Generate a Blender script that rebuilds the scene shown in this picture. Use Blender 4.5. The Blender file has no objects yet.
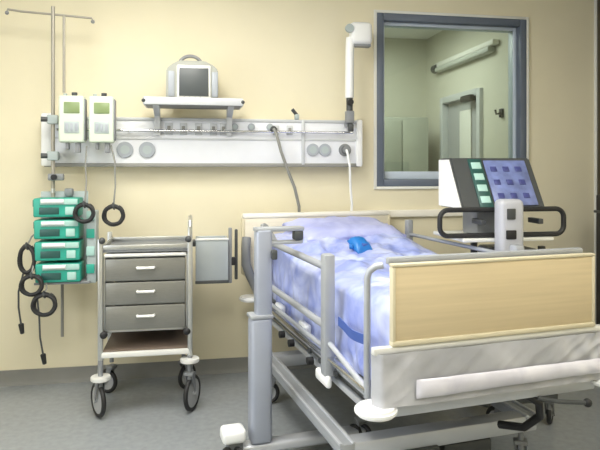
import bpy, bmesh, math, random
from mathutils import Vector, Matrix, noise
random.seed(7)
C = bpy.context.scene.collection
PI = math.pi
R = math.radians

# ------------------------------------------------------------------ materials
def mat(name, col, rough=.5, metal=0., var=0., scale=8., bump=0., bscale=None, stretch=None, coat=0., emit=0., spec=None):
    m = bpy.data.materials.new(name); m.use_nodes = True
    nt = m.node_tree; b = nt.nodes['Principled BSDF']
    b.inputs['Base Color'].default_value = (*col, 1)
    b.inputs['Roughness'].default_value = rough
    b.inputs['Metallic'].default_value = metal
    if coat: b.inputs['Coat Weight'].default_value = coat
    if spec is not None: b.inputs['Specular IOR Level'].default_value = spec
    if emit:
        b.inputs['Emission Color'].default_value = (*col, 1)
        b.inputs['Emission Strength'].default_value = emit
    tc = nt.nodes.new('ShaderNodeTexCoord')
    mp = nt.nodes.new('ShaderNodeMapping')
    nt.links.new(tc.outputs['Object'], mp.inputs['Vector'])
    if stretch: mp.inputs['Scale'].default_value = stretch
    n = nt.nodes.new('ShaderNodeTexNoise'); n.inputs['Scale'].default_value = scale; n.inputs['Detail'].default_value = 4
    nt.links.new(mp.outputs[0], n.inputs['Vector'])
    r = nt.nodes.new('ShaderNodeValToRGB')
    v = max(var, .015)
    r.color_ramp.elements[0].position = .3; r.color_ramp.elements[1].position = .7
    r.color_ramp.elements[0].color = (*[max(0, c*(1-v)) for c in col], 1)
    r.color_ramp.elements[1].color = (*[min(1, c*(1+v)) for c in col], 1)
    nt.links.new(n.outputs['Fac'], r.inputs['Fac'])
    nt.links.new(r.outputs['Color'], b.inputs['Base Color'])
    if bump:
        n2 = nt.nodes.new('ShaderNodeTexNoise'); n2.inputs['Scale'].default_value = bscale or scale*4
        nt.links.new(mp.outputs[0], n2.inputs['Vector'])
        bp = nt.nodes.new('ShaderNodeBump'); bp.inputs['Strength'].default_value = bump; bp.inputs['Distance'].default_value = .01
        nt.links.new(n2.outputs['Fac'], bp.inputs['Height']); nt.links.new(bp.outputs[0], b.inputs['Normal'])
    return m

M = {}
M['wall'] = mat('cream_wall_paint', (.77, .71, .525), .8, var=.02, scale=3, bump=.08, bscale=160)
M['wall2'] = mat('pale_green_wall_paint', (.62, .61, .52), .8, var=.03, scale=2)
M['floor'] = mat('grey_linoleum', (.275, .295, .31), .36, var=.10, scale=26, bump=.02, bscale=40)
M['ceil'] = mat('white_ceiling', (.8, .8, .77), .9)
M['base'] = mat('grey_cove_vinyl', (.22, .22, .205), .5, var=.05)
M['winframe'] = mat('blue_grey_frame', (.12, .145, .19), .4, var=.05)
M['wintrim'] = mat('white_seal', (.75, .75, .70), .5)
M['reveal'] = mat('pale_blue_reveal', (.50, .57, .66), .4)
M['white'] = mat('white_enamel', (.82, .83, .83), .35, var=.02)
M['railwhite'] = mat('white_rail_cover', (.78, .80, .84), .35, var=.02)
M['railgrey'] = mat('grey_rail_channel', (.55, .57, .59), .4, metal=.1)
M['raildark'] = mat('dark_rail_edge', (.27, .27, .25), .5)
M['socket'] = mat('grey_socket', (.36, .39, .43), .45)
M['hole'] = mat('dark_socket_hole', (.05, .055, .07), .5)
M['steel'] = mat('brushed_steel', (.55, .56, .55), .32, metal=.85, var=.06, scale=40, stretch=(1, 1, 12))
M['drawer'] = mat('drawer_steel', (.24, .24, .22), .36, metal=.5, var=.06, scale=30, stretch=(1, 12, 12))
M['pale'] = mat('pale_metal_edge', (.78, .78, .75), .3, metal=.2)
M['chrome'] = mat('chrome', (.75, .76, .78), .18, metal=1.)
M['brownshelf'] = mat('brown_shelf', (.14, .105, .08), .5, var=.08)
M['black'] = mat('black_rubber', (.014, .014, .015), .55)
M['dark'] = mat('dark_grey_plastic', (.055, .06, .062), .45)
M['mid'] = mat('mid_grey_plastic', (.22, .23, .24), .45)
M['tread'] = mat('wheel_hub_grey', (.38, .39, .40), .4)
M['bin'] = mat('blue_grey_tray', (.40, .44, .46), .35, metal=.25, var=.05)
M['bedwhite'] = mat('silver_bed_paint', (.56, .58, .62), .33, metal=.35, var=.03)
M['bedgrey'] = mat('grey_bed_paint', (.40, .42, .45), .4, metal=.3, var=.04)
M['beddark'] = mat('dark_bed_deck', (.10, .105, .105), .5, var=.1)
M['column'] = mat('silver_column', (.38, .41, .49), .38, metal=.25, var=.03)
M['wood'] = mat('light_wood_board', (.60, .49, .305), .5, var=.06, scale=4, stretch=(.5, 3, 14))
M['headwood'] = mat('pale_head_board', (.72, .67, .55), .5, var=.05, scale=4, stretch=(.5, 3, 14))
M['edge'] = mat('pale_board_edging', (.62, .56, .40), .45)
M['cap'] = mat('cream_board_cap', (.86, .83, .74), .4)
M['matt'] = mat('mattress_cover', (.42, .46, .66), .6)
M['unit'] = mat('light_grey_plastic', (.46, .47, .51), .35, var=.03)
M['pole'] = mat('dull_steel_pole', (.36, .34, .29), .42, metal=.35)
M['teal'] = mat('teal_pump_shell', (.03, .36, .27), .4, var=.05)
M['tealpale'] = mat('pale_teal_panel', (.40, .62, .57), .4)
M['tealdark'] = mat('dark_teal_panel', (.02, .085, .075), .4)
M['pumpw'] = mat('ivory_pump_shell', (.62, .70, .58), .38)
M['lcd'] = mat('olive_display', (.22, .29, .13), .3)
M['keys'] = mat('grey_keypad', (.40, .46, .46), .45)
M['monw'] = mat('warm_white_monitor_shell', (.36, .37, .33), .5)
M['screen'] = mat('dark_screen_glass', (.07, .08, .085), .38)
M['blue'] = mat('bright_blue_plastic', (.015, .17, .52), .35)
M['navy'] = mat('dark_blue_strap', (.05, .10, .35), .6)
M['key_navy'] = mat('navy_keys', (.05, .06, .22), .4)
M['bluescreen'] = mat('lavender_blue_screen', (.16, .20, .42), .3, var=.3, scale=14)
M['brown'] = mat('dark_brown_door', (.055, .045, .025), .5, var=.1)
M['light'] = mat('lamp_diffuser', (1, .96, .86), .5, emit=6.)
M['light2'] = mat('wall_lamp_diffuser', (.50, .52, .48), .5)
M['cupb'] = mat('olive_grey_cupboard', (.36, .38, .32), .6, var=.06)
M['cordgrey'] = mat('grey_hose', (.24, .24, .22), .5)

def sheet_mat(name, a, b, scale, rough, coat, alpha=1.):
    m = bpy.data.materials.new(name); m.use_nodes = True; nt = m.node_tree; p = nt.nodes['Principled BSDF']
    tc = nt.nodes.new('ShaderNodeTexCoord'); n = nt.nodes.new('ShaderNodeTexNoise')
    n.inputs['Scale'].default_value = scale; n.inputs['Detail'].default_value = 6; n.inputs['Distortion'].default_value = .6
    r = nt.nodes.new('ShaderNodeValToRGB'); r.color_ramp.elements[0].position = .35; r.color_ramp.elements[1].position = .65
    r.color_ramp.elements[0].color = (*a, 1); r.color_ramp.elements[1].color = (*b, 1)
    nt.links.new(tc.outputs['Object'], n.inputs['Vector']); nt.links.new(n.outputs['Fac'], r.inputs['Fac'])
    nt.links.new(r.outputs['Color'], p.inputs['Base Color'])
    p.inputs['Roughness'].default_value = rough; p.inputs['Coat Weight'].default_value = coat; p.inputs['Coat Roughness'].default_value = .15
    return m
M['cover'] = sheet_mat('lavender_plastic_cover', (.22, .28, .68), (.58, .64, .92), 5, .4, .5)
M['drape'] = sheet_mat('grey_white_plastic_sheet', (.36, .365, .39), (.50, .505, .54), 4, .35, .5)
M['foldm'] = sheet_mat('lilac_white_fold', (.58, .57, .66), (.74, .73, .80), 6, .35, .5)
M['pillow'] = sheet_mat('pale_lavender_cloth', (.36, .39, .70), (.52, .55, .84), 6, .6, .1)

def glass_mat():
    m = bpy.data.materials.new('greenish_window_glass'); m.use_nodes = True; nt = m.node_tree
    for n in list(nt.nodes): nt.nodes.remove(n)
    o = nt.nodes.new('ShaderNodeOutputMaterial'); mx = nt.nodes.new('ShaderNodeMixShader')
    t = nt.nodes.new('ShaderNodeBsdfTransparent'); t.inputs['Color'].default_value = (.74, .79, .73, 1)
    g = nt.nodes.new('ShaderNodeBsdfGlossy'); g.inputs['Roughness'].default_value = .02
    f = nt.nodes.new('ShaderNodeFresnel'); f.inputs['IOR'].default_value = 1.5
    nt.links.new(f.outputs[0], mx.inputs[0]); nt.links.new(t.outputs[0], mx.inputs[1]); nt.links.new(g.outputs[0], mx.inputs[2])
    nt.links.new(mx.outputs[0], o.inputs[0])
    return m
M['glass'] = glass_mat()

# ------------------------------------------------------------------ mesh builder
class MB:
    def __init__(s): s.bm = bmesh.new()
    def _merge(s, t, mtx=None):
        if mtx is not None: bmesh.ops.transform(t, matrix=mtx, verts=t.verts)
        me = bpy.data.meshes.new('t'); t.to_mesh(me); t.free(); s.bm.from_mesh(me); bpy.data.meshes.remove(me)
        return s
    def box(s, c, size, bev=0., rot=(0, 0, 0), seg=2):
        t = bmesh.new(); bmesh.ops.create_cube(t, size=1.)
        bmesh.ops.scale(t, vec=size, verts=t.verts)
        if bev: bmesh.ops.bevel(t, geom=t.edges[:], offset=min(bev, min(size)*.48), segments=seg, affect='EDGES', profile=.5)
        from mathutils import Euler
        return s._merge(t, Matrix.Translation(c) @ Euler(rot).to_matrix().to_4x4())
    def cyl(s, a, b, r, r2=None, seg=20, bev=0.):
        a = Vector(a); b = Vector(b); d = b-a; t = bmesh.new()
        bmesh.ops.create_cone(t, cap_ends=True, segments=seg, radius1=r, radius2=r if r2 is None else r2, depth=d.length)
        if bev:
            ed = [e for e in t.edges if abs(e.verts[0].co.z-e.verts[1].co.z) < 1e-6]
            bmesh.ops.bevel(t, geom=ed, offset=bev, segments=2, affect='EDGES')
        q = Vector((0, 0, 1)).rotation_difference(d.normalized())
        return s._merge(t, Matrix.Translation((a+b)/2) @ q.to_matrix().to_4x4())
    def sphere(s, c, r, scale=(1, 1, 1)):
        t = bmesh.new(); bmesh.ops.create_uvsphere(t, u_segments=16, v_segments=10, radius=r)
        bmesh.ops.scale(t, vec=scale, verts=t.verts)
        return s._merge(t, Matrix.Translation(c))
    def torus(s, c, Rr, r, axis=(0, 0, 1), seg=36, rs=10):
        q = Vector((0, 0, 1)).rotation_difference(Vector(axis).normalized())
        pts = [Vector(c)+q @ Vector((Rr*math.cos(2*PI*i/seg), Rr*math.sin(2*PI*i/seg), 0)) for i in range(seg)]
        return s.tube(pts, r, closed=True, seg=rs)
    def tube(s, pts, r, closed=False, seg=10):
        pts = [Vector(p) for p in pts]; n = len(pts); t = bmesh.new(); rings = []; up = None
        for i, p in enumerate(pts):
            if closed: d = pts[(i+1) % n]-pts[i-1]
            else: d = pts[min(i+1, n-1)]-pts[max(i-1, 0)]
            d.normalize()
            if up is None:
                up = Vector((0, 0, 1)) if abs(d.z) < .9 else Vector((1, 0, 0))
            up = (up-d*up.dot(d))
            if up.length < 1e-4: up = d.orthogonal()
            up.normalize(); sd = d.cross(up)
            rr = r[i] if isinstance(r, (list, tuple)) else r
            rings.append([t.verts.new(p+rr*(math.cos(2*PI*k/seg)*up+math.sin(2*PI*k/seg)*sd)) for k in range(seg)])
        m = n if closed else n-1
        for i in range(m):
            a = rings[i]; b = rings[(i+1) % n]
            if closed and i == n-1:      # pick best alignment
                k0 = min(range(seg), key=lambda k: (b[k].co-a[0].co).length); b = b[k0:]+b[:k0]
            for k in range(seg): t.faces.new((a[k], a[(k+1) % seg], b[(k+1) % seg], b[k]))
        if not closed:
            t.faces.new(rings[0][::-1]); t.faces.new(rings[-1])
        bmesh.ops.recalc_face_normals(t, faces=t.faces)
        return s._merge(t)
    def prism(s, poly, a, b, axis='x', bev=0.):
        """poly: list of 2-D points in the two other axes (x: (y,z), y: (x,z), z: (x,y)) extruded from a to b"""
        t = bmesh.new()
        def P(p, w): return {'x': (w, p[0], p[1]), 'y': (p[0], w, p[1]), 'z': (p[0], p[1], w)}[axis]
        A = [t.verts.new(P(p, a)) for p in poly]; B = [t.verts.new(P(p, b)) for p in poly]; n = len(poly)
        t.faces.new(A); t.faces.new(B[::-1])
        for i in range(n): t.faces.new((A[i], B[i], B[(i+1) % n], A[(i+1) % n]))
        bmesh.ops.recalc_face_normals(t, faces=t.faces)
        if bev: bmesh.ops.bevel(t, geom=t.edges[:], offset=bev, segments=2, affect='EDGES')
        return s._merge(t)
    def grid(s, f, nu, nv, thick=0.):
        t = bmesh.new()
        V = [[t.verts.new(f(i/(nu-1), j/(nv-1))) for j in range(nv)] for i in range(nu)]
        for i in range(nu-1):
            for j in range(nv-1): t.faces.new((V[i][j], V[i+1][j], V[i+1][j+1], V[i][j+1]))
        bmesh.ops.recalc_face_normals(t, faces=t.faces)
        if thick: bmesh.ops.solidify(t, geom=t.faces[:], thickness=thick)
        return s._merge(t)
    def build(s, name, m, parent=None, label=None, smooth=35, loc=None, rot=None):
        me = bpy.data.meshes.new(name); s.bm.to_mesh(me); s.bm.free()
        me.materials.append(M[m] if isinstance(m, str) else m)
        me.polygons.foreach_set('use_smooth', [True]*len(me.polygons))
        me.set_sharp_from_angle(angle=R(smooth))
        o = bpy.data.objects.new(name, me); C.objects.link(o)
        if parent: o.parent = parent
        if label: o['label'] = label
        if loc: o.location = loc
        if rot: o.rotation_euler = rot
        return o

def thing(name, label, cat, loc=(0, 0, 0), rz=0., group=None):
    o = bpy.data.objects.new(name, None); C.objects.link(o); o.empty_display_size = .1
    o.location = loc; o.rotation_euler = (0, 0, rz); o['label'] = label; o['category'] = cat
    if group: o['group'] = group
    return o
def tag(o, label, cat, group=None):
    o['label'] = label; o['category'] = cat
    if group: o['group'] = group
    return o
def dup(root, loc, label, rz=None):
    r = root.copy(); C.objects.link(r); r.location = loc; r['label'] = label
    if rz is not None: r.rotation_euler = (0, 0, rz)
    for ch in root.children:
        c = ch.copy(); C.objects.link(c); c.parent = r
        for g in ch.children:
            d = g.copy(); C.objects.link(d); d.parent = c
    return r
def struct(name, mb, m, parent=None):
    o = mb.build(name, m, parent)
    if not parent: o['kind'] = 'structure'
    return o
def frange(n, a, b): return [a+(b-a)*i/(n-1) for i in range(n)]

# ------------------------------------------------------------------ setting
D = 4.43; XL = -2.3; XR = 3.282; YB = -1.8; HC = 3.05
WX0, WX1, WZ0, WZ1 = 1.392, 2.64, 1.358, 2.69
struct('floor', MB().box(((XL+XR)/2, (YB+7.0)/2, -.05), (XR-XL+.4, 7.0-YB+.2, .1)), 'floor')
struct('ceiling', MB().box(((XL+XR)/2, (YB+7.0)/2, HC+.05), (XR-XL+.4, 7.0-YB+.2, .1)), 'ceil')
w = MB(); T = .14
w.box(((XL+WX0)/2, D+T/2, HC/2), (WX0-XL, T, HC))
w.box(((WX1+XR)/2, D+T/2, HC/2), (XR-WX1, T, HC))
w.box(((WX0+WX1)/2, D+T/2, WZ0/2), (WX1-WX0, T, WZ0))
w.box(((WX0+WX1)/2, D+T/2, (WZ1+HC)/2), (WX1-WX0, T, HC-WZ1))
struct('wall_back', w, 'wall')
DY0, DY1 = 3.2, 4.415       # the dark door in the right wall
w = MB(); w.box((XR+T/2, (YB+DY0)/2, HC/2), (T, DY0-YB, HC)); w.box((XR+T/2, (DY1+D+T)/2, HC/2), (T, D+T-DY1, HC)); w.box((XR+T/2, (DY0+DY1)/2, (2.95+HC)/2), (T, DY1-DY0, HC-2.95))
struct('wall_right', w, 'wall')
d = MB(); d.box((XR+.03, (DY0+DY1)/2, 1.46), (.05, DY1-DY0-.14, 2.90), .004)
dr = struct('door_1', d, 'brown')
d = MB()
for y in (DY0+.035, DY1-.035): d.box((XR+.03, y, 1.475), (.09, .07, 2.95), .006)
d.box((XR+.03, (DY0+DY1)/2, 2.92), (.09, DY1-DY0-.14, .06), .006)
d.build('door_frame', 'brown', dr)
d = MB(); d.cyl((XR+.0, DY0+.17, 1.05), (XR-.06, DY0+.17, 1.05), .011); d.cyl((XR-.055, DY0+.17, 1.05), (XR-.055, DY0+.30, 1.05), .011)
d.build('door_handle', 'chrome', dr)
# left wall outside the frame; its window is added to bring in side light
LY0, LY1, LZ0, LZ1 = .2, 2.6, .9, 2.6
w = MB(); w.box((XL-T/2, (YB+LY0)/2, HC/2), (T, LY0-YB, HC)); w.box((XL-T/2, (LY1+D)/2, HC/2), (T, D-LY1, HC))
w.box((XL-T/2, (LY0+LY1)/2, LZ0/2), (T, LY1-LY0, LZ0)); w.box((XL-T/2, (LY0+LY1)/2, (LZ1+HC)/2), (T, LY1-LY0, HC-LZ1))
struct('wall_left', w, 'wall')
f = MB()
for y in (LY0+.03, (LY0+LY1)/2, LY1-.03): f.box((XL-T/2, y, (LZ0+LZ1)/2), (.06, .06, LZ1-LZ0), .005)
for z in (LZ0+.03, LZ1-.03): f.box((XL-T/2, (LY0+LY1)/2, z), (.06, LY1-LY0, .06), .005)
struct('added_window', f, 'white')
struct('wall_front', MB().box(((XL+XR)/2, YB-T/2, HC/2), (XR-XL, T, HC)), 'wall')
# cove baseboards
prof = [(D, 0), (D-.022, 0), (D-.016, .016), (D-.010, .03), (D-.008, .103), (D, .105)]
struct('baseboard_back', MB().prism(prof, XL, XR-.001, 'x'), 'base')
struct('baseboard_left', MB().prism([(XL, 0), (XL+.02, 0), (XL+.008, .03), (XL+.008, .1), (XL, .105)], YB, D-.03, 'y'), 'base')
struct('trim_2', MB().box((XR-.015, D-.012, HC/2+.05), (.03, .022, HC-.11), .004), 'wintrim')
# pale bumper strip on the back wall behind the bed
struct('trim_1', MB().box((1.80, D-.018, 1.150), (.98, .034, .055), .008), 'cap')

# window to the adjoining room
wf = MB(); t = .055; y0 = D-.012
cx, cz, sx, sz = (WX0+WX1)/2, (WZ0+WZ1)/2, WX1-WX0, WZ1-WZ0
for x in (WX0+t/2, WX1-t/2): wf.box((x, y0+.03, cz), (t, .075, sz), .005)
for z in (WZ0+t/2, WZ1-t/2): wf.box((cx, y0+.03, z), (sx-2*t, .075, t), .005)
win = struct('window_1', wf, 'winframe')
wt = MB(); q = .022
for x in (WX0-q/2, WX1+q/2): wt.box((x, D-.008, cz), (q, .02, sz+2*q), .004)
for z in (WZ0-q/2, WZ1+q/2): wt.box((cx, D-.008, z), (sx, .02, q), .004)
wt.build('window_trim', 'wintrim', win)
wr = MB(); i = .04
for x in (WX0+t+.012, WX1-t-.012): wr.box((x, D+.085, cz), (.024, .09, sz-2*t), .003)
wr.box((cx, D+.085, WZ0+t+.03), (sx-2*t-.05, .09, .06), .004); wr.box((cx, D+.085, WZ1-t-.012), (sx-2*t-.05, .09, .024), .003)
wr.build('window_reveal', 'reveal', win)
MB().box((cx, D+.06, cz), (sx-2*t, .006, sz-2*t)).build('window_pane', 'glass', win)

# adjoining room seen through the pane
XA = 2.78; YA = 6.85
struct('wall_adjoining_back', MB().box((1.2, YA+.05, HC/2), (3.4, .1, HC)), 'wall2')
DA0, DA1 = 5.42, 6.36
w = MB(); w.box((XA+.05, (D+T+DA0)/2, HC/2), (.1, DA0-D-T, HC)); w.box((XA+.05, (DA1+YA)/2, HC/2), (.1, YA-DA1, HC)); w.box((XA+.05, (DA0+DA1)/2, (2.28+HC)/2), (.1, DA1-DA0, HC-2.28))
struct('wall_adjoining_right', w, 'wall2')
struct('wall_adjoining_left', MB().box((-.5, (D+T+YA)/2, HC/2), (.1, YA-D-T, HC)), 'wall2')
d = MB(); d.box((XA+.05, (DA0+DA1)/2, 1.12), (.04, DA1-DA0-.14, 2.22), .004)
d2 = struct('door_2', d, 'tread')
d = MB()
for y in (DA0+.03, DA1-.03): d.box((XA+.02, y, 1.14), (.12, .07, 2.28), .006)
d.box((XA+.02, (DA0+DA1)/2, 2.25), (.12, DA1-DA0-.13, .07), .006)
d.build('door_frame', 'railgrey', d2)
MB().box((XA-.05, DA0+.22, 2.20), (.07, .22, .06), .01).build('door_closer', 'black', d2)
d = MB(); d.box((XA+.02, (DA0+DA1)/2-.05, 1.45), (.012, .26, 1.3), .003)
d.build('door_pane', 'wintrim', d2)
d = MB(); d.cyl((XA+.03, DA0+.13, 1.05), (XA-.05, DA0+.13, 1.05), .012); d.cyl((XA-.045, DA0+.13, 1.05), (XA-.045, DA0+.25, 1.05), .012); d.build('door_handle', 'black', d2)
lt = thing('wall_lamp', 'long white wall lamp high up in the room behind the glass', 'lamp', (XA, 5.78, 2.63))
MB().box((-.035, 0, .03), (.07, 1.36, .05), .01).build('housing', 'wintrim', lt)
MB().box((-.045, 0, -.025), (.09, 1.24, .055), .02).build('diffuser', 'light2', lt)
MB().cyl((-.05, .60, -.005), (-.05, .70, -.005), .05).build('end_cap', 'dark', lt)
cb = thing('cupboard', 'olive grey cupboard standing in the room behind the glass', 'cupboard', (2.27, 6.55, 0))
MB().box((0, 0, 1.06), (.62, .5, 2.0), .008).build('body', 'cupb', cb)
for x in (-.155, .155):
    dd = MB().box((x, -.262, 1.07), (.295, .02, 1.9), .004).build('door', 'cupb', cb)
    MB().cyl((x-.11*(1 if x > 0 else -1), -.29, 1.0), (x-.11*(1 if x > 0 else -1), -.29, 1.15), .008).build('handle', 'dark', dd)
MB().box((0, 0, .03), (.56, .44, .06), .004).build('plinth', 'dark', cb)
hk = thing('coat_hook', 'small black hook on the wall of the room behind the glass', 'hook', (XA, 5.05, 2.0))
MB().box((-.01, 0, 0), (.02, .06, .08), .006).build('plate', 'black', hk)
MB().tube([(-.02, 0, 0), (-.06, 0, -.01), (-.07, 0, .03)], .009).build('peg', 'black', hk)

# ceiling lamps of this room (above the frame)
for k, (x, y) in enumerate(((-.25, 2.75), (1.75, 1.3), (-.4, .6))):
    lp = thing('ceiling_light', ('flat square ceiling lamp nearest the drawer trolley', 'flat square ceiling lamp above the foot of the bed', 'flat square ceiling lamp behind the viewer')[k], 'lamp', (x, y, HC))
    fr = MB()
    for sx_, sy_, lx, ly in ((.6, 0, .04, 1.24), (-.6, 0, .04, 1.24), (0, .6, 1.16, .04), (0, -.6, 1.16, .04)): fr.box((sx_, sy_, -.025), (lx, ly, .05), .004)
    fr.build('frame', 'white', lp)
    MB().box((0, 0, -.02), (1.15, 1.15, .02)).build('diffuser', 'light', lp)

# ------------------------------------------------------------------ supply rail on the back wall
RX0, RX1, RZ0, RZ1 = -1.0, 1.244, 1.515, 1.853
RY = D-.115                                   # front face
rl = thing('medical_supply_rail', 'long white wall unit with sockets running along the back wall', 'wall unit', ((RX0+RX1)/2, D, RZ0))
L = RX1-RX0
MB().box((0, -.055, .17), (L-.03, .11, .33), .008).build('body', 'railwhite', rl)
MB().box((.0, -.113, .327), (L-.04, .012, .022), .004).build('upper_channel', 'railgrey', rl)
MB().box((.0, -.1125, .19), (L-.04, .009, .014), .002).build('middle_channel', 'railgrey', rl)
MB().box((.0, -.108, .006), (L-.02, .02, .026), .004).build('lower_edge', 'raildark', rl)
MB().box((-L/2+.03, -.06, .178), (.075, .135, .36), .012).build('end_cap', 'white', rl)
MB().box((L/2-.02, -.06, .17), (.05, .13, .35), .012).build('end_cap', 'white', rl)
MB().box((.677, -.116, .17), (.022, .014, .32), .003).build('divider', 'railgrey', rl)
e = MB(); e.cyl((-L/2+.10, -.150, .245), (L/2-.08, -.150, .245), .009)
for x in frange(6, -L/2+.2, L/2-.2): e.cyl((x, -.11, .245), (x, -.150, .245), .008)
eq = e.build('equipment_bar', 'chrome', rl)
def sock(x, z, r, hole=.55, m='socket'):
    X = x-(RX0+RX1)/2; Z = z-RZ0
    s = MB().cyl((X, -.108, Z), (X, -.124, Z), r, seg=24, bev=.003).build('socket', m, rl)
    MB().cyl((X, -.122, Z), (X, -.1265, Z), r*hole, seg=18).build('socket_hole', 'hole' if m == 'mid' else 'keys', s)
for x in (-.458, -.309): sock(x, 1.627, .056)
for x, m in ((.872, 'socket'), (.962, 'socket'), (1.114, 'mid')): sock(x, 1.633, .046, .6, m)
for x in (.30, .42, .555): sock(x, 1.795, .026, .6)
def sqs(x, z, w_, h_, m='railgrey'):
    X = x-(RX0+RX1)/2; Z = z-RZ0
    s = MB().box((X, -.113, Z), (w_, .012, h_), .003).build('outlet', m, rl)
    MB().box((X, -.119, Z), (w_*.45, .006, h_*.5), .001).build('outlet_slot', 'raildark', s)
for x in (-.16, -.06, .045, .15, .22): sqs(x, 1.775, .05, .085)
for x in (.70, .60): sqs(x, 1.775, .045, .07)

# shelf and monitor
sh = thing('monitor_shelf', 'grey bracket shelf fixed to the wall unit under the small monitor', 'shelf', (.012, 4.19, 1.93))
MB().box((0, .0, 0), (.64, .30, .022), .006).build('board', 'mid', sh)
s_ = MB()
s_.box((0, -.152, .012), (.65, .014, .05), .004)
for x in (-.322, .322): s_.box((x, 0, .012), (.014, .30, .045), .004)
s_.build('rim', 'railgrey', sh)
for x in (-.25, .25):
    MB().prism([(.118, -.011), (-.10, -.011), (.10, -.07), (.10, -.20), (.118, -.20)], x-.02, x+.02, 'x').build('bracket', 'railgrey', sh)
MB().sphere((-.324, -.155, .012), .013).build('corner_cap', 'dark', sh); MB().sphere((.324, -.155, .012), .013).build('corner_cap', 'dark', sh)
mo = thing('patient_monitor', 'small off-white patient monitor with dark screen and carry handle on the wall shelf', 'monitor', (.0, 4.19, 1.941))
MB().prism([(-.168, .0), (.172, 0), (.176, .05), (.174, .225), (.145, .255), (.085, .285), (-.085, .285), (-.14, .255), (-.17, .225), (-.172, .05)], -.075, .10, 'y', .008).build('housing', 'monw', mo)
MB().box((.012, -.079, .135), (.225, .016, .235), .008).build('bezel', 'pale', mo)
MB().box((.012, -.089, .138), (.195, .006, .19), .004).build('screen', 'screen', mo)
for x, l in ((-.137, 'l'), (.152, 'r')): MB().box((x, -.078, .125), (.042, .01, .17), .006).build('side_grille', 'socket', mo)
pts = [(-.085+.15*i/14, -.0, .272+.055*math.sin(PI*i/14)**.5) for i in range(15)]
MB().tube(pts, .012).build('carry_handle', 'mid', mo)
for k in range(4): MB().cyl((-.05+.035*k, -.085, .03), (-.05+.035*k, -.092, .03), .009, seg=14).build('key', 'keys', mo)

# lamp arm on the rail end
la = thing('jointed_lamp_arm', 'white jointed tube arm clamped on the right end of the wall unit', 'lamp arm', (1.135, 4.26, 1.853))
MB().tube([(0, 0, .16), (0, 0, .3), (.002, 0, .5), (.006, 0, .60)], .032, seg=20).build('tube', 'white', la)
a_ = MB(); a_.box((.083, 0, .632), (.165, .10, .165), .035, seg=4); a_.build('joint_head', 'white', la)
MB().box((.09, .0, .545), (.13, .06, .02), .004).build('head_underside', 'mid', la)
MB().cyl((-.012, -.056, .66), (-.012, -.03, .66), .03).build('joint_knob', 'keys', la)
MB().cyl((0, 0, .06), (0, 0, .17), .024).build('lower_joint', 'dark', la)
MB().cyl((-.004, -.02, .125), (-.004, -.055, .125), .022).build('locking_knob', 'black', la)
c_ = MB(); c_.box((0, -.0, .02), (.06, .06, .09), .008); c_.box((0, .055, -.03), (.05, .11, .04), .006); c_.build('clamp', 'mid', la)
MB().box((0, -.035, -.06), (.04, .03, .055), .008).build('clamp_lever', 'dark', la)

# bed lamp hose / cables on the rail
hs = thing('hanging_hose', 'thin grey hose plugged into the wall unit and hanging down behind the headboard', 'hose', (.575, 4.27, 1.78))
MB().cyl((0, .04, .0), (0, -.01, .0), .022, bev=.003).build('plug', 'dark', hs)
MB().tube([(0, -.01, 0), (.015, -.03, -.03), (.05, -.03, -.16), (.10, -.03, -.30), (.15, -.02, -.42), (.19, .02, -.56), (.20, .06, -.75)], .011).build('tube', 'cordgrey', hs)
wc = thing('white_cable', 'thin white cable hanging from the dark socket at the right of the wall unit', 'cable', (1.115, 4.285, 1.633))
MB().cyl((0, .018, 0), (0, -.015, 0), .026, bev=.004).build('plug', 'mid', wc)
MB().tube([(0, -.01, 0), (.004, -.035, -.03), (.02, -.035, -.12), (.03, -.01, -.25), (.05, .02, -.40), (.05, .05, -.62)], .009).build('lead', 'white', wc)
ck = thing('clip_lamp', 'small dark clip knob standing on the top edge of the wall unit', 'clip', (.755, 4.33, 1.853))
MB().box((0, 0, .02), (.03, .05, .04), .006).build('clip', 'keys', ck)
MB().cyl((.0, 0, .035), (-.035, -.01, .075), .013).build('knob', 'dark', ck)

# ------------------------------------------------------------------ drip pole, pumps, syringe rack
PX, PY = -.906, 4.20
iv = thing('drip_pole', 'thin steel drip pole with hooked top bar clamped to the wall unit', 'drip pole', (PX, PY, 1.30))
MB().cyl((0, 0, 0.), (0, 0, 1.27), .0125, bev=.002).build('pole', 'pole', iv)
MB().cyl((.069, 0, .70), (.069, 0, 1.21), .009).build('support_rod', 'pole', iv)
h_ = MB(); h_.tube([(-.285, 0, 1.215), (-.28, 0, 1.238), (-.20, 0, 1.228), (.0, 0, 1.217), (.245, 0, 1.203), (.252, 0, 1.185)], .0075)
h_.build('hook_bar', 'pole', iv)
for x, z in ((-.285, 1.215), (.252, 1.18)): MB().sphere((x, 0, z), .013).build('hook_end', 'mid', iv)
for z in (.52, .28):
    cl = MB(); cl.box((0, .0, z), (.07, .06, .06), .008); cl.box((0, .058, z), (.05, .07, .045), .006)
    c2 = cl.build('clamp', 'keys', iv); MB().cyl((-.03, -.02, z), (-.07, -.03, z), .017).build('clamp_knob', 'dark', c2)
cl = MB(); cl.box((.02, -.005, .14), (.10, .05, .045), .01); c2 = cl.build('lower_clamp', 'mid', iv); MB().cyl((.015, -.02, .14), (.015, -.06, .14), .018).build('clamp_knob', 'black', c2)

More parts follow.
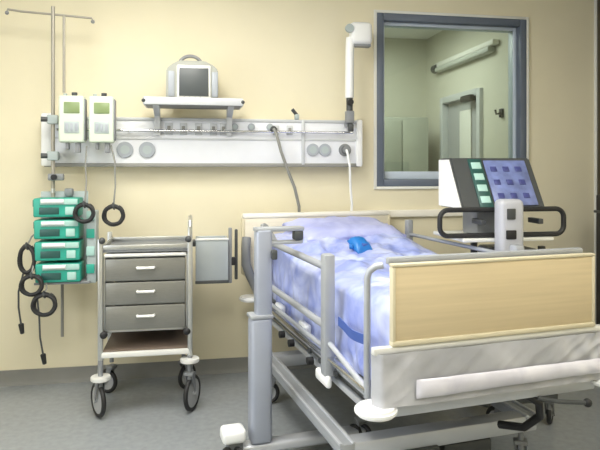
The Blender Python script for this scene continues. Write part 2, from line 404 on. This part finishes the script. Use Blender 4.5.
def make_pump(loc, label):
    p = thing('infusion_pump', label, 'pump', loc, 0, 'infusion pumps on the drip pole')
    MB().box((0, 0, .152), (.158, .10, .304), .014, seg=3).build('housing', 'pumpw', p)
    MB().box((.004, -.052, .225), (.098, .008, .072), .004).build('display', 'lcd', p)
    MB().box((.004, -.052, .098), (.092, .008, .075), .006).build('keypad', 'keys', p)
    for k in range(3): MB().box((-.026+.03*k, -.057, .098), (.018, .006, .05), .002).build('key', 'socket', p)
    MB().cyl((.012, 0, .30), (.012, 0, .328), .018).build('top_knob', 'dark', p)
    MB().cyl((-.045, 0, .30), (-.045, 0, .32), .012).build('top_knob', 'keys', p)
    MB().box((.079, 0, .15), (.012, .085, .27), .003).build('side_door', 'mid', p)
    b = MB(); b.box((-.01, .062, .15), (.05, .03, .10), .006); b.build('back_clamp', 'mid', p)
    f = MB(); f.box((-.03, .0, -.02), (.018, .05, .05), .004); f.build('cable_socket', 'mid', p)
    f = MB(); f.box((.035, .0, -.03), (.03, .05, .07), .004); f.build('tube_guide', 'mid', p)
    return p
pa = make_pump((-.768, 4.12, 1.665), 'ivory infusion pump with olive display, the one nearer the drip pole')
dup(pa, (-.583, 4.125, 1.665), 'ivory infusion pump with brighter olive display, beside the bare wall unit')

# syringe pump tower: docking rack with four pumps
rk = thing('pump_rack', 'pale docking rack holding the stack of teal syringe pumps', 'rack', (-.84, 4.20, .765))
MB().box((.0, .04, .29), (.30, .025, .58), .006).build('back_plate', 'keys', rk)
b = MB(); b.box((.035, .0, .575), (.05, .06, .05), .008); b.build('pole_clamp', 'mid', rk)
MB().box((.195, -.055, .22), (.06, .12, .47), .008).build('side_dock', 'keys', rk)
for k in range(4): MB().box((.190, -.12, .08+.115*k), (.05, .012, .06), .003).build('dock_connector', ('teal', 'tealpale')[k % 2], rk)
MB().cyl((-.02, .06, -.40), (-.02, .06, .1), .010).build('lower_rod', 'cordgrey', rk)
MB().box((.02, -.05, -.004), (.34, .2, .014), .004).build('foot_plate', 'mid', rk)
MB().cyl((-.066, .0, .57), (-.066, .0, .60), .014).build('pole_socket', 'steel', rk)
def make_syr(loc, label):
    p = thing('syringe_pump', label, 'syringe pump', loc, 0, 'teal syringe pumps in the rack')
    MB().box((0, 0, .062), (.275, .17, .120), .010, seg=3).build('housing', 'teal', p)
    MB().box((.02, -.088, .100), (.225, .012, .036), .003).build('syringe_tray', 'tealpale', p)
    MB().cyl((-.085, -.096, .102), (.05, -.096, .102), .013).build('syringe', 'white', p)
    MB().box((-.04, -.087, .042), (.12, .008, .045), .004).build('display', 'tealdark', p)
    MB().box((.085, -.087, .042), (.055, .008, .05), .004).build('keypad', 'tealpale', p)
    MB().box((-.134, -.02, .09), (.018, .10, .045), .004).build('end_block', 'tealdark', p)
    return p
names = ['teal syringe pump at the bottom of the rack stack', 'teal syringe pump second from the bottom of the rack stack', 'teal syringe pump just below the topmost of the rack stack', 'teal syringe pump topmost in the rack stack']
s0 = make_syr((-.842, 4.12, .768), names[0])
for k in range(1, 4): dup(s0, (-.842-.004*k, 4.12, .768+.139*k), names[k])

# coiled black leads
def cable(label, loc, rr, tail, sx=1., plug=True, turns=3, head=None):
    c = thing('power_cable', label, 'cable', loc, 0, 'coiled black leads by the pumps')
    n = 90; pts = []
    for i in range(n+1):
        a = 2*PI*turns*i/n+1.1
        r_ = rr*(1+.06*math.sin(2.3*a))
        pts.append((r_*math.cos(a)*sx, -.012+.024*i/n, r_*math.sin(a)))
    MB().tube(pts, .0115, seg=8).build('coil', 'black', c)
    MB().torus((0, 0, rr), .02, .006, axis=(1, 0, .2), seg=14, rs=6).build('tie', 'dark', c)
    if tail:
        MB().tube(tail, .006, seg=8).build('lead', 'dark', c)
        if plug:
            e = Vector(tail[-1]); d_ = (e-Vector(tail[-2])).normalized()
            MB().cyl(e-d_*.005, e+d_*.06, .017, .012, bev=.003).build('plug', 'black', c)
    if head: MB().tube(head, .0055, seg=8).build('upper_lead', 'cordgrey', c)
    return c
yc = 4.0
cable('thick round coil of black lead on the upper corner of the teal pump stack', (-.675, yc, 1.213), .055, None, head=[(.0, .02, .05), (.005, .05, .2), (-.005, .07, .32), (0, .09, .43)])
cable('black lead coil hanging on its own against the wall above the trolley', (-.505, yc+.08, 1.19), .06, None, head=[(.0, .0, .06), (.01, .01, .2), (.005, .02, .35), (-.02, .03, .46)])
cable('narrow hanging loop of black lead at the left side of the pump stack', (-1.03, yc+.05, .92), .085, [(-.02, 0, -.08), (-.05, 0, -.2), (-.05, 0, -.3), (-.035, 0, -.41)], sx=.5, head=[(.0, .0, .085), (.02, .03, .14), (.05, .05, .17)])
cable('round black coil below the stack with long lead down to a plug near the floor', (-.99, yc, .765), .06, [(.03, 0, -.05), (.045, 0, -.2), (.05, 0, -.33), (.068, 0, -.44)], head=[(.0, .0, .06), (-.0, .04, .12), (.02, .09, .16)])
cable('lowest small round coil of black lead under the pump stack', (-.915, yc, .64), .065, None, head=[(.0, .0, .06), (.01, .02, .10), (.0, .05, .135)])

# ------------------------------------------------------------------ drawer trolley
TX, TY = -.276, 3.96
ct = thing('drawer_trolley', 'steel trolley with three drawers and open shelf on four castors', 'trolley', (TX, TY, 0))
for x, y, zt in ((-.264, -.21, 1.075), (.264, -.21, 1.075), (-.264, .21, 1.075), (.264, .21, 1.075)):
    MB().box((x, y, (.27+zt)/2), (.03, .03, zt-.27), .006).build('post', 'steel', ct)
hb = MB(); hb.tube([(.264, -.21, 1.06), (.264, -.21, 1.14), (.264, -.19, 1.165), (.264, .16, 1.17), (.264, .20, 1.145), (.264, .21, 1.06)], .014); hb.build('push_handle', 'steel', ct)
for x in (-.264, .264):
    MB().sphere((x*.96, -.225, 1.065), .02).build('corner_knob', 'dark', ct)
    MB().sphere((x*.93, -.215, .50), .024).build('shelf_knob', 'black', ct)
MB().box((0, 0, 1.0), (.51, .42, .018), .004).build('top_tray', 'mid', ct)
r_ = MB(); r_.box((0, -.212, 1.022), (.50, .012, .03), .004); r_.box((0, .212, 1.022), (.50, .012, .03), .004); r_.box((-.25, 0, 1.022), (.012, .41, .03), .004); r_.box((.25, 0, 1.022), (.012, .41, .03), .004)
r_.build('tray_rim', 'steel', ct)
MB().box((0, -.216, .975), (.48, .018, .018), .003).build('front_lip', 'pale', ct)
cab = MB(); cab.box((-.243, .0, .74), (.012, .40, .46), .003); cab.box((.243, .0, .74), (.012, .40, .46), .003); cab.box((0, .195, .755), (.46, .012, .45), .003); cab.box((0, 0, .965), (.486, .40, .014), .003); cab.box((0, 0, .515), (.486, .40, .014), .003)
cab.build('cabinet_shell', 'steel', ct)
for zc_, hh in ((.885, .135), (.742, .135), (.595, .145)):
    dw = MB().box((0, -.2, zc_), (.470, .03, hh), .006).build('drawer', 'drawer', ct)
    hd = MB(); hd.tube([(-.05, -.214, zc_+.012), (-.05, -.236, zc_+.012), (.05, -.236, zc_+.012), (.05, -.214, zc_+.012)], .0085); hd.build('handle', 'pale', dw)
MB().box((0, 0, .395), (.50, .42, .02), .004).build('open_shelf', 'brownshelf', ct)
sd = MB(); sd.box((0, .2, .45), (.50, .012, .11), .003); sd.build('shelf_back', 'brownshelf', ct)
MB().box((0, -.216, .378), (.52, .02, .034), .006).build('lower_bar', 'pale', ct)
lr = MB(); lr.box((0, .21, .36), (.50, .02, .03), .004); lr.box((-.255, 0, .36), (.02, .4, .03), .004); lr.box((.255, 0, .36), (.02, .4, .03), .004); lr.build('base_frame', 'steel', ct)
def castor(parent, x, y, ztop, r, ang, wid=.03, bump_=None):
    c = MB(); c.cyl((0, 0, ztop-r*1.0-.06), (0, 0, ztop), .014); c.box((0, 0, r*2+.02), (wid+.03, .05, .02), .004)
    for s in (-1, 1): c.prism([(-.02, r*2+.02), (.02, r*2+.02), (.045, r-.012), (.03, r-.012)], s*(wid/2+.008)-.003, s*(wid/2+.008)+.003, 'x')
    o = c.build('castor', 'mid', parent, loc=(x, y, 0), rot=(0, 0, ang))
    ty = MB(); n = 28
    ty.torus((0, .036, r), r-.014, .014, axis=(1, 0, 0), seg=32, rs=10)
    ty.build('tyre', 'black', o)
    hb_ = MB(); hb_.cyl((-.009, .036, r), (.009, .036, r), r-.024, seg=24); hb_.cyl((-wid/2-.014, .036, r), (wid/2+.014, .036, r), .012); hb_.build('hub', 'tread', o)
    if bump_: MB().cyl((0, 0, bump_-.012), (0, 0, bump_+.012), .058, seg=24, bev=.004).build('bumper_disc', 'pale', o)
    return o
castor(ct, -.262, -.22, .35, .105, R(28), bump_=.245)
castor(ct, .262, -.22, .35, .11, R(-24), bump_=.325)
castor(ct, -.25, .19, .35, .08, R(60)); castor(ct, .22, .17, .35, .085, R(-40))
bn = thing('side_tray', 'blue-grey steel side panel tray between the drawer trolley and the bed', 'tray', (TX+.295, TY, .76))
t_ = MB(); t_.box((.108, -.06, .145), (.208, .012, .275), .004); t_.box((.108, .12, .145), (.208, .012, .275), .004); t_.box((.01, .03, .145), (.012, .17, .275), .004); t_.box((.206, .03, .145), (.012, .17, .275), .004); t_.box((.108, .03, .012), (.208, .18, .012), .003)
t_.build('panel', 'bin', bn)
MB().box((.108, -.066, .008), (.214, .014, .02), .004).build('lower_edge', 'dark', bn)
MB().box((.108, -.066, .282), (.214, .014, .014), .004).build('upper_edge', 'pale', bn)
b_ = MB(); b_.box((.226, -.02, .17), (.022, .03, .36), .005); b_.build('end_post', 'mid', bn)
MB().box((.268, .02, .17), (.02, .03, .33), .005).build('end_post', 'dark', bn)
MB().box((.247, -.01, .13), (.035, .05, .05), .006).build('clamp', 'black', bn)
MB().box((-.006, 0.03, .25), (.022, .12, .035), .005).build('hook', 'dark', bn)

# ------------------------------------------------------------------ bed
PH = R(7.9); P0 = Vector((.736, 2.161, 0))
def bw(u, v, z=0.): return (P0.x+u*math.cos(PH)-v*math.sin(PH), P0.y+u*math.sin(PH)+v*math.cos(PH), z)
bd = thing('hospital_bed', 'silver framed hospital bed with wooden footboard and folding side rails', 'bed', tuple(P0), PH)
def nz(x, y, z=0., s=1.): return noise.noise(Vector((x*s, y*s, z*s)))
def topz(v):
    k = min(1, max(0, (v-1.05)/.75)); return .945+.075*k*k*(3-2*k)
# mattress
def mtop(a, b):
    u = .06+.88*a; v = .08+1.88*b; e = min(a, 1-a)*.88; ee = min(b, 1-b)*1.88
    dz = -.03*max(0, 1-e/.05)**2-.03*max(0, 1-ee/.05)**2
    return (u, v, topz(v)+dz-.012)
def loft(fu, base):
    m_ = MB(); t = bmesh.new(); nu, nv = 14, 26
    A = [[t.verts.new(fu(i/(nu-1), j/(nv-1))) for j in range(nv)] for i in range(nu)]
    B = [[t.verts.new((A[i][j].co.x, A[i][j].co.y, base(A[i][j].co.y))) for j in range(nv)] for i in range(nu)]
    for i in range(nu-1):
        for j in range(nv-1):
            t.faces.new((A[i][j], A[i+1][j], A[i+1][j+1], A[i][j+1])); t.faces.new((B[i][j], B[i][j+1], B[i+1][j+1], B[i+1][j]))
    for i in range(nu-1):
        t.faces.new((A[i][0], B[i][0], B[i+1][0], A[i+1][0])); t.faces.new((A[i][-1], A[i+1][-1], B[i+1][-1], B[i][-1]))
    for j in range(nv-1):
        t.faces.new((A[0][j], A[0][j+1], B[0][j+1], B[0][j])); t.faces.new((A[-1][j], B[-1][j], B[-1][j+1], A[-1][j+1]))
    bmesh.ops.recalc_face_normals(t, faces=t.faces)
    return m_._merge(t)
loft(mtop, lambda v: topz(v)-.16).build('mattress', 'matt', bd, smooth=50)
loft(lambda a, b: (.05+.9*a, .06+1.92*b, topz(.06+1.92*b)-.165), lambda v: topz(v)-.19).build('deck', 'beddark', bd)
# upper frame
for u in (0.0, .95):
    s = 1 if u < .5 else -1
    b_ = MB(); b_.box((u+.012*s, 1.02, .585), (.035, 1.98, .055), .006); b_.build('side_beam', 'bedwhite', bd)
    b_ = MB(); b_.box((u+.005*s, .98, .51), (.02, 1.5, .03), .004); b_.build('lower_runner', 'bedwhite', bd)
    b_ = MB(); b_.box((u+.03*s, .98, .547), (.03, 1.6, .04), .004); b_.build('beam_channel', 'beddark', bd)
for v, z_ in ((.015, .592), (2.0, .60)):
    MB().box((.475, v, z_), (.96, .05, .06), .008).build('end_beam', 'bedwhite', bd)
for v in (.5, 1.0, 1.5): MB().box((.475, v, .60), (.9, .05, .05), .005).build('cross_member', 'bedgrey', bd)
for u in (.12, .83):
    for v in (.35, .9, 1.6):
        MB().box((u, v, (.60+topz(v)-.19)/2), (.03, .05, topz(v)-.19-.60), .004).build('deck_support', 'beddark', bd)
# bumpers on the corners
for u, v in ((-.062, .0), (1.012, .0), (-.06, 2.02), (1.01, 2.02)):
    MB().cyl((u, v, .582), (u, v, .612), .080, seg=36, bev=.010).build('corner_bumper', 'white', bd, label='round white corner bumper')
# footboard
fb = MB().box((.475, .0, .988), (.922, .022, .278), .002).build('footboard', 'wood', bd, label='wood footboard panel with pale edging')
e_ = MB()
e_.box((.475, 0, 1.133), (.952, .030, .012), .004); e_.box((.475, 0, .839), (.952, .034, .020), .005)
e_.box((.007, 0, .985), (.014, .030, .284), .004); e_.box((.943, 0, .985), (.014, .030, .284), .004)
e_.build('edging', 'edge', fb)
MB().box((.47, .004, .815), (1.09, .03, .028), .006).build('footboard_rail', 'pale', bd)
MB().box((.475, .055, 1.142), (.93, .03, .028), .008).build('footboard_grip', 'bedgrey', bd)
for u in (.12, .83):
    MB().box((u, .045, .86), (.05, .03, .5), .006).build('footboard_post', 'bedgrey', bd)
# headboard
hd_ = MB().box((.455, 2.06, .955), (1.11, .034, .41), .006).build('headboard', 'headwood', bd)
c_ = MB(); c_.box((.455, 2.06, 1.165), (1.13, .05, .034), .010); c_.build('cap', 'cap', hd_)
for u in (-.105, 1.015): MB().box((u, 2.06, .955), (.02, .045, .39), .006).build('edging', 'edge', hd_)
for u in (.12, .80): MB().box((u, 2.025, .70), (.05, .03, .4), .006).build('headboard_post', 'bedgrey', bd)
b_ = MB(); b_.tube([(-.09, 2.01, 1.02), (-.10, 1.99, .95), (-.10, 1.985, .84), (-.07, 1.99, .76), (-.02, 2.0, .66), (.0, 2.0, .60)], .032, seg=12); b_.build('corner_post', 'mid', bd)
# side rails: left and right
def side_rail(u, s, k=1.):
    r = MB(); r.box((u, 1.70, .83), (.045, .05, .62), .010); r.build('side_rail_post', 'bedgrey', bd)
    r = MB(); r.box((u, .55, .825), (.055, .062, .56), .012); r.build('side_rail_post', 'bedgrey', bd)
    r = MB(); r.tube([(u, .115, .60), (u, .115, .85), (u, .115, 1.07), (u+.008*s, .112, 1.095), (u+.03*s, .10, 1.115), (u+.055*s, .085, 1.12)], .014, seg=12); r.build('side_rail_post', 'bedgrey', bd)
    for z_, rr_ in ((1.04, .018*k), (.765, .018*k), (.66, .012*k)):
        r = MB(); r.cyl((u, 1.69, z_), (u, .56, z_), rr_, seg=14); r.build('side_rail_bar', 'bedgrey', bd)
    r = MB(); r.cyl((u, .54, .70), (u, .115, .63), .012*k, seg=12); r.build('side_rail_bar', 'bedwhite', bd)
    r = MB(); r.box((u, 1.0, .628), (.03, 1.78, .022), .005); r.build('side_rail_track', 'chrome', bd)
side_rail(-.045, 1); side_rail(.995, -1, .65)
h_ = MB(); h_.tube([(-.045, 1.70, 1.13), (-.045, 1.62, 1.12), (-.045, 1.50, 1.08), (-.045, 1.42, 1.045)], .016); h_.build('rail_grip', 'mid', bd)
h_ = MB(); h_.box((-.055, .58, .525), (.03, .16, .055), .015, seg=3); h_.build('release_handle', 'white', bd, label='white release handle')
for v in (.50, .70, .86): MB().cyl((-.018, v, .565), (-.032, v, .565), .014, seg=12).build('bolt', 'dark', bd)
# chassis
for v in (1.42, .96): MB().box((-.02, v, .66), (.035, .12, .05), .01).build('rail_hinge', 'white', bd)
for v in (1.30, 1.12, .80): MB().cyl((-.03, v, .535), (-.06, v, .535), .02, seg=14).build('rail_latch', 'black', bd)
for u in (-.03, .93):
    b_ = MB(); b_.box((u, 1.03, .285), (.07, 1.36, .05), .004); b_.build('chassis_beam', 'bedgrey', bd)
    b_ = MB(); b_.box((u-.03, 1.03, .312), (.016, 1.36, .012), .003); b_.box((u+.03, 1.03, .312), (.016, 1.36, .012), .003); b_.build('beam_flange', 'bedwhite', bd)
for v in (.40, 1.66): MB().box((.45, v, .272), (1.02, .09, .075), .008).build('chassis_cross_beam', 'bedwhite', bd)
for v in (.75, 1.35):
    b_ = MB(); b_.box((.46, v, .44), (.16, .14, .30), .012); b_.build('lift_column', 'bedgrey', bd)
MB().box((.46, 1.05, .30), (.30, .74, .05), .008).build('lift_base', 'bedgrey', bd)
b_ = MB(); b_.cyl((.1, .55, .31), (.42, .55, .42), .022); b_.cyl((.82, .55, .31), (.5, .55, .42), .022); b_.build('lift_linkage', 'beddark', bd)
MB().box((.32, .42, .20), (.20, .16, .09), .012).build('motor_box', 'dark', bd)
MB().box((.60, .46, .18), (.26, .14, .07), .012).build('battery_box', 'dark', bd)
for u, v, a in ((.0, .40, 40), (.90, .40, -30), (.0, 1.64, 70), (.90, 1.64, 20)): castor(bd, u, v, .25, .075, R(a), .034)
p_ = [(.50, .10, .545), (.56, .08, .555), (.66, .07, .545), (.74, .08, .50), (.78, .12, .42), (.76, .2, .34), (.72, .32, .31)]
MB().tube(p_, .018).build('power_lead', 'black', bd, label='thick black lead under the foot end')
MB().tube([(.66, -.01, .56), (.74, -.035, .545), (.88, -.04, .525)], .009).build('release_lever', 'dark', bd)
MB().sphere((.885, -.04, .524), .018).build('lever_knob', 'black', bd)

# cover over mattress (own thing): plastic sheet
cv = thing('bed_cover', 'crumpled lavender plastic cover spread over the bed mattress', 'cover', bw(.475, 1.0, .95), PH)
def cov(a, b):
    v = .05+1.945*b
    L1, Lt = .36, .90; tot = 2*L1+Lt; s = a*tot
    tz = topz(v)
    if s < L1:
        k = s/L1; zb = .615+.03*nz(v*2.2, 1.3)+.07*max(0, (v-1.2))
        u = .022+.012*k**2; z = zb+(tz-.012-zb)*k
        u += -.03*(1-k)*abs(nz(v*5+z*3, z*5, 4))-.018*abs(nz(v*12-z*6, z*9, 6))*(1-k**3)
    elif s > L1+Lt:
        k = (tot-s)/L1; zb = .66+.03*nz(v*2, 7.3); u = .978-.012*k**2; z = zb+(tz-.012-zb)*k
        u += .012*(1-k)*nz(v*5, z*3, 9)
    else:
        k = (s-L1)/Lt; u = .034+.932*k; e = min(k, 1-k)*.93
        z = tz+.004-.018*max(0, 1-e/.05)**2
        f = min(1, e/.15)
        z += f*(.034*(nz(u*3.1, v*2.6, 3)+.6)+.045*abs(nz(u*5+v*2, v*5-u*3, 8))+.022*abs(nz(u*13-v*6, v*11+u*3, 2)))
        z += f*.02*math.exp(-((v-1.45)/.25)**2)
    w_ = 0 if .0 < 0 else .008*nz(v*13, u*13+z*13, 5)
    return (u-.475, v-1.0, z-.95+abs(w_) if L1 < s < L1+Lt else z-.95)
MB().grid(cov, 110, 120).build('top_sheet', 'cover', cv, smooth=80)
def fdr(a, b):
    u = -.072+1.085*a; zt = .808; z = zt-(zt-.612)*b
    wr_ = .35+1.1*max(0, (a-.68)/.32)
    y = -.026-.012*b+wr_*(.012*nz(u*6+z*3, z*9, 1)+.014*abs(nz(u*11-z*14, z*5, 6))+.014*max(0, a-.7)*math.sin(u*60+z*45))
    c = max(0, 1-min(a, 1-a)/.025); y += .05*c*c
    return (u-.475, (y if c else min(y, -.022))-1.0, z-.95)
MB().grid(fdr, 130, 44).build('foot_drape', 'drape', cv, smooth=80, label='wrinkled grey-white plastic sheet under the footboard')
def tuck(a, b):
    u = .085+.86*a; h = min(1, a/.03); z = .708-.004*a-(.072-.012*a)*b
    bul = max(0, math.sin(PI*b))**.6*math.sqrt(h)
    y = -.044-.013*bul+.006*nz(u*7, z*16, 3)-.010*max(0, a-.7)*math.sin(u*75+z*60)
    return (u-.475, y-1.0, z-.95)
MB().grid(tuck, 90, 20).build('foot_fold', 'foldm', cv, smooth=80, label='paler folded edge of the sheet')
st_ = MB(); st_.grid(lambda a, b: (-.032-.475+.004*math.sin(9*a), .12-1.0+.34*a, .835-.95-.04*b-.015*math.sin(PI*a)), 20, 4, .004)
st_.build('strap', 'navy', cv, label='dark blue strap on the hanging side')
pl = MB(); t = bmesh.new(); bmesh.ops.create_cube(t, size=1.); bmesh.ops.subdivide_edges(t, edges=t.edges[:], cuts=14, use_grid_fill=True)
for v_ in t.verts:
    x, y, z = v_.co*2
    e = (1-abs(x)**4)*(1-abs(y)**4)
    v_.co = (x*.36*(1-.06*(1-abs(y))*0), y*.23, z*.055*max(.12, e**.5)+.02*nz(x*2.5, y*3, 1)+.022*abs(nz(x*5, y*4+x*2, 3)))
pl._merge(t)
po = pl.build('pillow', 'pillow', smooth=80, loc=bw(.53, 1.77, 1.075), rot=(R(8), 0, PH+R(4)))
tag(po, 'pale lavender pillow propped against the headboard', 'pillow')
# blue pouch
bp = thing('blue_pouch', 'bright blue plastic pouch lying on the bed cover', 'pouch', bw(.425, 1.24, 1.035), PH+R(12))
t = bmesh.new(); bmesh.ops.create_cube(t, size=1.); bmesh.ops.subdivide_edges(t, edges=t.edges[:], cuts=8, use_grid_fill=True)
for v_ in t.verts:
    x, y, z = v_.co*2; e = (1-abs(x)**3)*(1-abs(y)**3)
    v_.co = (x*.058, y*.055, z*.042*max(.1, e**.5)+.006*nz(x*3, y*3, 2)+.03*y)
MB()._merge(t).build('bag', 'blue', bp, smooth=80)
MB().box((.005, -.03, .010), (.045, .025, .02), .006, rot=(.4, 0, .2)).build('dark_flap', 'navy', bp)
MB().cyl((-.055, 0, .0), (-.075, .01, .0), .015, bev=.003).build('spout', 'blue', bp)

# ------------------------------------------------------------------ telescopic column stand at the bed side
sd = thing('column_stand', 'silver telescopic column stand on wheeled base at the near side of the bed', 'stand', (.343, 3.065, 0), PH)
MB().box((0, 0, .42), (.112, .10, .64), .022, seg=3).build('outer_column', 'column', sd)
MB().box((.016, 0, .95), (.084, .075, .48), .016, seg=3).build('inner_column', 'column', sd)
MB().box((.0, 0, .745), (.118, .106, .02), .006).build('collar', 'bedgrey', sd)
a_ = MB(); a_.box((.10, 0, 1.185), (.26, .07, .022), .006); a_.box((.10, 0, 1.115), (.24, .06, .016), .005); a_.box((.215, 0, 1.15), (.02, .06, .08), .005); a_.build('arm', 'bedgrey', sd)
MB().box((.20, -.01, 1.15), (.05, .055, .05), .01).build('arm_grip', 'dark', sd)
MB().box((.06, -.055, 1.06), (.03, .03, .05), .008).build('release_button', 'dark', sd)
b_ = MB(); b_.box((.235, 0, .075), (.69, .085, .05), .016, seg=3); b_.build('base_bar', 'bedwhite', sd)
b_ = MB(); b_.box((-.145, -.02, .165), (.120, .11, .07), .022, seg=3); b_.build('castor_cover', 'white', sd)
MB().box((-.135, -.01, .105), (.075, .07, .06), .008).build('castor_fork', 'mid', sd)
for x, y in ((-.175, -.055), (.53, 0)):
    w_ = MB(); w_.torus((0, 0, 0), .045, .013, axis=(1, .35, 0)); w_.cyl((-.012, 0, 0), (.012, 0, 0), .036)
    w_.build('wheel', 'black', sd, loc=(x, y, .058))
    w_ = MB(); w_.torus((0, 0, 0), .045, .013, axis=(1, .35, 0)); w_.cyl((-.012, 0, 0), (.012, 0, 0), .036)
    w_.build('wheel', 'black', sd, loc=(x+.05, y-.014, .058))

# ------------------------------------------------------------------ ventilator on trolley
ve = thing('ventilator', 'ventilator with blue screen, teal keys and black ring handle beyond the bed', 'medical device', (1.775, 3.40, 0), R(0))
cons = [(.13, 1.262), (.13, 1.56), (-.02, 1.56), (-.20, 1.262)]
MB().prism(cons, -.255, .265, 'x', .008).build('console', 'dark', ve)
MB().prism([(.125, 1.268), (.125, 1.55), (-.01, 1.55), (-.183, 1.268)], -.263, -.250, 'x').build('side_panel', 'white', ve, label='white side panel')
sl = math.atan2(.298, .18)           # slope of the front
def face(x, k, w_, h_, th, name, m, parent, off=.004, bev=.003):
    """box on the sloping front: x across, k 0 bottom .. 1 top"""
    y = -.20+.18*k; z = 1.262+.298*k
    ny, nz_ = -math.sin(sl), math.cos(sl)
    return MB().box((x, y+ny*off, z+nz_*off), (w_, h_, th), bev, rot=(sl, 0, 0)).build(name, m, parent)
LS = .348
face(-.105, .5, .085, LS*.94, .008, 'key_strip', 'tealdark', ve)
for k in range(4): face(-.105, .17+.22*k, .06, .045, .012, 'teal_key', 'tealpale', ve, off=.007)
scr = face(.085, .5, .27, LS*.88, .008, 'screen', 'bluescreen', ve, off=.005)
for i in range(3):
    for j in range(3): face(.0+.08*i, .24+.26*j, .04, .035, .008, 'screen_button', 'key_navy', ve, off=.009)
# ring handle
def rring(w2, z0, z1, y, r, n=8):
    pts = []
    for cx_, cz_, a0 in ((w2-r, z1-r, 0), (-w2+r, z1-r, 90), (-w2+r, z0+r, 180), (w2-r, z0+r, 270)):
        for i in range(n): a = R(a0+90*i/(n-1)); pts.append((cx_+r*math.cos(a), y, cz_+r*math.sin(a)))
    return pts
MB().tube([(p[0]-.015, p[1], p[2]) for p in rring(.385, 1.115, 1.262, -.21, .05)], .0145, closed=True, seg=10).build('ring_handle', 'black', ve)
for x in (-.14, .22): MB().box((x, -.16, 1.19), (.03, .12, .03), .004).build('handle_bracket', 'dark', ve)
# white unit in front
u_ = MB(); u_.box((-.02, -.285, 1.14), (.145, .10, .37), .03, seg=4); wu = u_.build('breathing_unit', 'unit', ve)
MB().box((-.035, -.337, 1.245), (.05, .012, .06), .004).build('slot', 'dark', wu)
MB().box((-.035, -.337, 1.13), (.06, .012, .05), .004).build('port', 'black', wu)
MB().cyl((.055, -.33, 1.0), (.055, -.345, 1.0), .02).build('valve', 'keys', wu)
MB().box((.01, -.02, 1.09), (.56, .44, .022), .006).build('shelf', 'pale', ve)
for x in (-.03, .26):
    MB().box((x, -.16, .62), (.035, .035, .84), .006).build('front_post', 'dark', ve)
    MB().box((x, .12, .62), (.035, .035, .84), .006).build('rear_post', 'dark', ve)
MB().box((.12, -.02, .65), (.26, .28, .74), .015).build('body', 'mid', ve)
MB().box((.03, 0, 1.18), (.30, .20, .16), .012).build('neck', 'mid', ve)
MB().box((.12, -.02, .19), (.36, .50, .07), .014).build('base', 'dark', ve)
for x, y, a in ((-.03, -.22, 30), (.27, -.22, -40), (-.03, .18, 10), (.27, .18, 60)): castor(ve, x, y, .18, .062, R(a), .03)

# ------------------------------------------------------------------ black cabinet at the right edge
ec = thing('equipment_cabinet', 'black equipment cabinet at the right wall in front of the dark door', 'cabinet', (3.125, 3.84, 0))
MB().box((0, 0, .70), (.285, .40, 1.20), .01).build('body', 'black', ec)
MB().box((-.005, -.01, 1.175), (.30, .44, .02), .005).build('shelf_lip', 'dark', ec)
MB().box((-.0, -.203, .7), (.25, .012, 1.1), .004).build('door', 'dark', ec)
MB().cyl((-.09, -.222, .7), (-.09, -.222, .85), .008).build('handle', 'chrome', ec)
for x in (-.1, .1):
    for y in (-.15, .15): MB().cyl((x, y, 0), (x, y, .105), .025).build('foot', 'dark', ec)

# ------------------------------------------------------------------ light
def area(name, loc, rot, sx, sy, e, col=(1, 1, 1)):
    l = bpy.data.lights.new(name, 'AREA'); l.shape = 'RECTANGLE'; l.size = sx; l.size_y = sy; l.energy = e; l.color = col
    o = bpy.data.objects.new(name, l); C.objects.link(o); o.location = loc; o.rotation_euler = rot; return o
area('ceiling_lamp_glow', (-.25, 2.75, HC-.06), (0, 0, 0), 1.1, 1.1, 33, (1, .97, .90))
area('ceiling_lamp_glow', (1.75, 1.3, HC-.06), (0, 0, 0), 1.1, 1.1, 12, (1, .97, .90))
area('ceiling_lamp_glow', (-.4, .6, HC-.06), (0, 0, 0), 1.1, 1.1, 28, (1, .97, .90))
area('added_window_fill', (XL-.3, 1.4, 1.9), (0, R(-90), 0), 1.7, 2.3, 62, (.86, .92, 1))  # added side light shining in through the added left window
area('adjoining_room_fill', (1.6, 5.7, HC-.06), (0, 0, 0), 1.0, .8, 46, (1, 1, 1))  # unseen fill added to brighten the room behind the glass
wd = bpy.data.worlds.new('World'); bpy.context.scene.world = wd; wd.use_nodes = True
bg = wd.node_tree.nodes['Background']; bg.inputs[0].default_value = (.85, .92, 1, 1); bg.inputs[1].default_value = 1.0

# ------------------------------------------------------------------ camera
cd = bpy.data.cameras.new('camera'); co = bpy.data.objects.new('camera', cd); C.objects.link(co)
cd.sensor_width = 36; cd.lens = 36; cd.shift_y = -.095; cd.clip_start = .05
co.location = (0, 0, 1.5); co.rotation_euler = (R(90), 0, R(-10.2))
sc = bpy.context.scene; sc.camera = co
sc.view_settings.view_transform = 'Standard'; sc.view_settings.look = 'None'; sc.view_settings.exposure = .1; sc.view_settings.gamma = 1.
sc.view_settings.use_curve_mapping = False
